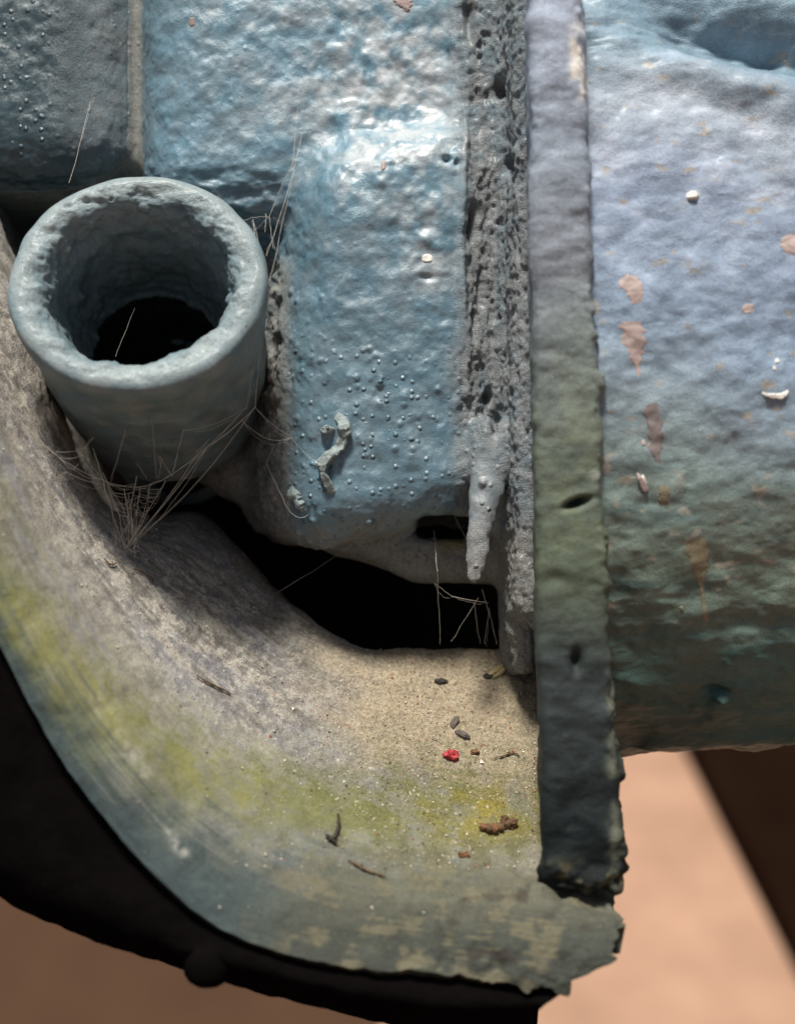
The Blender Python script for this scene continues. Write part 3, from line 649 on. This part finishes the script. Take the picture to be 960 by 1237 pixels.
# grit scattered over the dust
gv, gf = [], []; base = np.array([[1, 0, -.3], [-.5, .87, -.3], [-.5, -.87, -.3], [0, 0, .9]]); off = 0
for i in range(5200):
    if i < 3600: a = np.clip(random.gauss(520, 110), 250, 645); b = random.uniform(785, 1050)
    else: a = random.uniform(0, 645); b = random.uniform(520, 1120)
    h = hit('trough', a, b)
    if h is None or h[0][2] < -1.0 or (i >= 3600 and h[0][2] > 1.7 and random.random() < .85): continue
    r = .006 + .013 * random.random() ** 4 + (.03 * random.random() if random.random() < .012 else 0)
    q = base @ np.linalg.qr(rng.normal(size=(3, 3)))[0] * r + h[0] + h[1] * r * .4
    gv.append(q); gf.append(np.array([[0, 1, 2], [0, 3, 1], [1, 3, 2], [2, 3, 0]]) + off); off += 4
gi = len(gv)
m_, t_, b_ = nt('grit_mixed'); rn = N(t_, 'ShaderNodeNewGeometry'); rp = N(t_, 'ShaderNodeValToRGB'); t_.links.new(rn.outputs['Random Per Island'], rp.inputs[0])
rp.color_ramp.interpolation = 'CONSTANT'
els = rp.color_ramp.elements; els[0].color = (.42, .36, .26, 1); els[1].position = .45; els[1].color = (.62, .57, .47, 1)
for p_, c_ in ((.62, (.12, .08, .05, 1)), (.80, (.30, .28, .26, 1)), (.93, (.30, .09, .04, 1))): e = els.new(p_); e.color = c_
t_.links.new(rp.outputs[0], b_.inputs['Base Color']); b_.inputs['Roughness'].default_value = .8
tag(obj('dust_grit', np.concatenate(gv), np.concatenate(gf), m_, None, None, smooth=False), 'fine sandy grit scattered over the trough floor', 'grit', kind='stuff')

# ------------------------------------------------------------------ cobwebs
m_, t_, b_ = nt('spider_silk'); b_.inputs['Base Color'].default_value = (.50, .47, .41, 1); b_.inputs['Roughness'].default_value = .45; M_silk = m_
def th3(a, b, sag=0.0, n=10, r=1.0):
    a, b = np.array(a), np.array(b); t = np.linspace(0, 1, n)[:, None]; P = a + (b - a) * t
    P[:, 1] -= sag * 4 * (t[:, 0] * (1 - t[:, 0])); P += rng.normal(size=P.shape) * .003; return (P, r)
def web(name, lab, paths, nodes=(), rad=.0019):
    extra = []
    for P, r_ in paths:
        for kq in range(1 if len(paths) > 6 else 0):
            t = np.linspace(0, 1, len(P))[:, None]; o1, o2 = rng.normal(size=(2, 3)) * .014; Q2 = P + o1 * (1 - t) * (t > 0) + o2 * t; Q2[:, 1] -= abs(rng.normal()) * .05 * 4 * (t * (1 - t))[:, 0]; Q2 += rng.normal(size=P.shape) * .005; extra.append((Q2, r_ * .55))
    paths = list(paths) + extra
    v_, F_ = tubes(paths, rad, 4); tag(obj(name, v_, F_, M_silk, None, paths[0][0][0]), lab, 'cobweb')
def Q(px, py, z): return U(px, py, z)
p = []
A = Q(318, 320, 1.0); A2 = Q(308, 492, .7); B0 = Q(298, 492, .7); T0 = Q(152, 662, .75); Lft = Q(2, 482, 1.6); L2 = Q(72, 553, 1.3); C1 = Q(125, 580, 1.05); 
p += [th3(Lft, L2, .03, r=1.4), th3(L2, C1, .02, r=1.4), th3(C1, T0, .05, r=1.2), th3(A2, Q(250, 540, .8), .03, r=1.4), th3(Q(250, 540, .8), T0, .05, r=1.5), th3(Q(253, 530, .8), T0 + [.06, .03, 0], .02, r=1.1),
      th3(A2, T0 + [.1, .1, 0], .14, r=1.0), th3(A2, Q(318, 372, .9), .0, r=1.2), th3(Q(318, 372, .9), A, .0, r=1.0), th3(B0, Q(312, 400, .85), 0, r=.9), th3(A2, Q(352, 528, .6), .03), th3(Q(352, 528, .6), Q(292, 506, .7), .12), 
      th3(Q(68, 545, 1.3), Q(104, 540, 1.2), .03), th3(Q(72, 553, 1.3), Q(100, 550, 1.2), .02), th3(Q(100, 549, 1.2), C1, .0), th3(Q(104, 540, 1.2), Q(112, 528, 1.25), 0),
      th3(C1, Q(205, 575, .95), .10, r=1.2), th3(Q(205, 575, .95), Q(290, 500, .75), .05, r=1.2), th3(Q(220, 520, 1.), Q(298, 492, .7), .06), th3(Q(208, 575, .95), Q(222, 518, 1.05), 0), th3(Q(208, 575, .95), Q(192, 550, 1.1), 0),
      th3(Q(80, 570, 1.25), Q(128, 585, 1.0), .03), th3(Q(70, 557, 1.3), Q(66, 580, 1.2), 0), th3(Q(72, 560, 1.3), Q(80, 570, 1.25), 0), th3(Q(80, 570, 1.25), Q(66, 578, 1.2), .0), th3(C1, Q(113, 542, 1.2), 0)]
hub = [T0 + [.04 * i, .05 * i, 0] for i in range(4)]
tops = [Q(130, 585, 1.), Q(150, 590, 1.), Q(156, 596, .95), Q(170, 588, .95), Q(182, 585, .95), Q(200, 580, .95), Q(165, 575, 1.), Q(124, 570, 1.05)]
mids = []
for i, a in enumerate(tops):
    e = hub[i % 4]; mid = (a + e) / 2 + np.array([rng.uniform(-.06, .06), rng.uniform(-.05, .05), rng.uniform(-.05, .05)])
    mids.append(mid); p += [th3(a, mid, .01, 6), th3(mid, e, .02, 6)]
for i in range(len(mids) - 1):
    for f in (.25, .5, .8):
        a = tops[i] + (mids[i] - tops[i]) * f; b = tops[i + 1] + (mids[i + 1] - tops[i + 1]) * (f + .1)
        p.append(th3(a, b, .02, 5, .8))
    a = mids[i] + (hub[0] - mids[i]) * .4; b = mids[i + 1] + (hub[0] - mids[i + 1]) * .35; p.append(th3(a, b, .03, 5, .9)); p.append(th3(mids[i], mids[i + 1], .02, 5, .9))
for i in range(12):
    a = T0 + np.array([rng.uniform(-.2, .18), rng.uniform(.0, .35), rng.uniform(-.1, .1)]); b = T0 + np.array([rng.uniform(-.25, .2), rng.uniform(-.12, .15), rng.uniform(-.1, .1)]); p.append(th3(a, b, .03, 5, .8))
for q in ((180, 470), (152, 520), (195, 555), (165, 560)): p.append(th3(Q(q[0], q[1], 1.3), Q(q[0] + rng.uniform(-20, 20), 578, 1.0), 0, 6, .6))
web('spider_web', 'tangled cobweb slung beneath the round tube and anchored on the trough', p)
p = [th3(Q(360, 128, .35), Q(353, 205, .6), 0, r=.7), th3(Q(365, 160, .35), Q(355, 205, .6), 0, r=.7), th3(Q(356, 190, .6), Q(325, 262, .6), -.02), th3(Q(325, 262, .6), Q(290, 268, .6), -.02), th3(Q(356, 205, .6), Q(328, 330, .8), .0), th3(Q(354, 210, .6), Q(322, 310, .9), .03),
     th3(Q(325, 262, .6), Q(330, 300, .7), 0), th3(Q(306, 265, .6), Q(320, 325, .9), 0), th3(Q(322, 258, .6), Q(320, 280, .7), 0), th3(Q(330, 262, .6), Q(345, 272, .4), 0), th3(Q(328, 330, .8), Q(312, 400, .9), 0), th3(Q(306, 265, .6), Q(312, 315, .9), 0)]
web('spider_web', 'small cobweb spanning the crevice right of the tube rim', p)
web('spider_web', 'single long silk strand from the left lobe down to the tube rim', [th3(Q(110, 122, .1), Q(84, 222, .9), 0, r=1.1), th3(Q(113, 118, .1), Q(98, 170, .5), 0, r=.6)])
p = [th3(Q(528, 690, .35), Q(532, 778, .0), 0, r=1.), th3(Q(525, 705, .3), Q(545, 720, .2), 0), th3(Q(545, 720, .2), Q(590, 728, .1), .01, r=1.3), th3(Q(578, 722, .1), Q(545, 775, -.3), 0), th3(Q(572, 728, .1), Q(580, 778, -.2), 0), th3(Q(582, 712, .2), Q(590, 740, .1), 0, r=1.2), th3(Q(590, 740, .1), Q(585, 778, -.2), 0), th3(Q(590, 735, .1), Q(600, 778, -.1), 0), th3(Q(528, 690, .35), Q(524, 640, -.1), 0)]
web('spider_web', 'sparse vertical silk threads hanging in the black opening beside the spike', p)
web('spider_web', 'slack looping silk thread on the left flank of the lower lobe', [th3(Q(322, 560, .5), Q(345, 610, .6), .0), th3(Q(345, 610, .6), Q(372, 622, .6), .08), th3(Q(352, 528, .6), Q(388, 562, .8), .04, r=.8), th3(Q(330, 540, .5), Q(322, 560, .5), .0)])
web('spider_web', 'short bright silk thread across the small dark hole left of the spike', [th3(Q(545, 600, .0), Q(548, 622, .0), 0), th3(Q(548, 622, 0), Q(566, 657, 0), .0), th3(Q(540, 617, 0), Q(552, 614, 0), .03, r=1.4), th3(Q(430, 655, -.3), Q(335, 715, -.3), .02, r=.6)])
web('spider_web', 'faint silk thread inside the bore of the tube', [th3(Q(163, 372, .3), Q(140, 430, .5), 0, r=.8)])

# ------------------------------------------------------------------ surroundings far below, out of focus
m, t, b = nt('paving'); L = t.links; tc = N(t, 'ShaderNodeTexCoord')
n1 = N(t, 'ShaderNodeTexNoise', Scale=14.0, Detail=4.0); L.new(tc.outputs['Object'], n1.inputs['Vector'])
r1 = N(t, 'ShaderNodeValToRGB'); L.new(n1.outputs[0], r1.inputs[0]); r1.color_ramp.elements[0].position = .3; r1.color_ramp.elements[0].color = (.24, .14, .088, 1); r1.color_ramp.elements[1].position = .7; r1.color_ramp.elements[1].color = (.34, .205, .135, 1)
L.new(r1.outputs[0], b.inputs['Base Color']); b.inputs['Roughness'].default_value = .85
me = bpy.data.meshes.new('ground'); me.from_pydata([(-60, -60, 0), (60, -60, 0), (60, 60, 0), (-60, 60, 0)], [], [(0, 1, 2, 3)]); me.materials.append(m)
g = bpy.data.objects.new('ground', me); scn.collection.objects.link(g); tag(g, 'pinkish tan floor, out of focus', kind='structure')
def ground_pt(px, py, h=0.0):
    o = cl; d = W(U(px, py, 0)) - o; s = (h - o[2]) / d[2]; return o + d * s
pm = plain('floor_shade_brown', (.055, .029, .017), .9, .4, 6, 0, .1, .02)  # brown sheet paints in the shade of the machine on the floor
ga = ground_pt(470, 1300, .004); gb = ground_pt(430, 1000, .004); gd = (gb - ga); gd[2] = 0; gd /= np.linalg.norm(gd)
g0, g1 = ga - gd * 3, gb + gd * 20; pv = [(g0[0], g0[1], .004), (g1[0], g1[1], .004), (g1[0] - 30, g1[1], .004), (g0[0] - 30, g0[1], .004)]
me = bpy.data.meshes.new('floor_shade_sheet'); me.from_pydata(pv, [], [(0, 1, 2, 3)]); me.materials.append(pm)
o = bpy.data.objects.new('floor_shade_sheet', me); scn.collection.objects.link(o); tag(o, 'dark brown sheet painting the housing shade on the floor at lower left', kind='structure')
M_beam = plain('dark_brown_timber', (.010, .005, .003), .9, .5, 2, 0, .0, .1)
a = ground_pt(838, 905, .02); b2 = ground_pt(965, 1150, .02); dr = (b2 - a); dr[2] = 0; dr /= np.linalg.norm(dr); pr_ = np.array([-dr[1], dr[0], 0]); 
if pr_[0] < 0: pr_ = -pr_
P0 = a - dr * 1.5; P1 = a + dr * 1.2
vv = []
for q in (P0, P1, P1 + pr_ * 1.0, P0 + pr_ * 1.0): vv.append((q[0], q[1], 0.0))
for q in (P0, P1, P1 + pr_ * 1.0, P0 + pr_ * 1.0): vv.append((q[0], q[1], .02))
org = np.array(vv).mean(0); org[2] = 0
me = bpy.data.meshes.new('timber_platform'); me.from_pydata([tuple(np.array(q) - org) for q in vv], [], [(0, 3, 2, 1), (4, 5, 6, 7), (0, 1, 5, 4), (1, 2, 6, 5), (2, 3, 7, 6), (3, 0, 4, 7)]); me.materials.append(M_beam)
o = bpy.data.objects.new('timber_beam', me); scn.collection.objects.link(o); o.location = org
bv = o.modifiers.new('bevel', 'BEVEL'); bv.width = .006; bv.segments = 2
tag(o, 'dark brown out-of-focus beam on the floor at lower right', 'beam')

for o in bpy.data.objects:
    if '_o' in o: del o['_o']
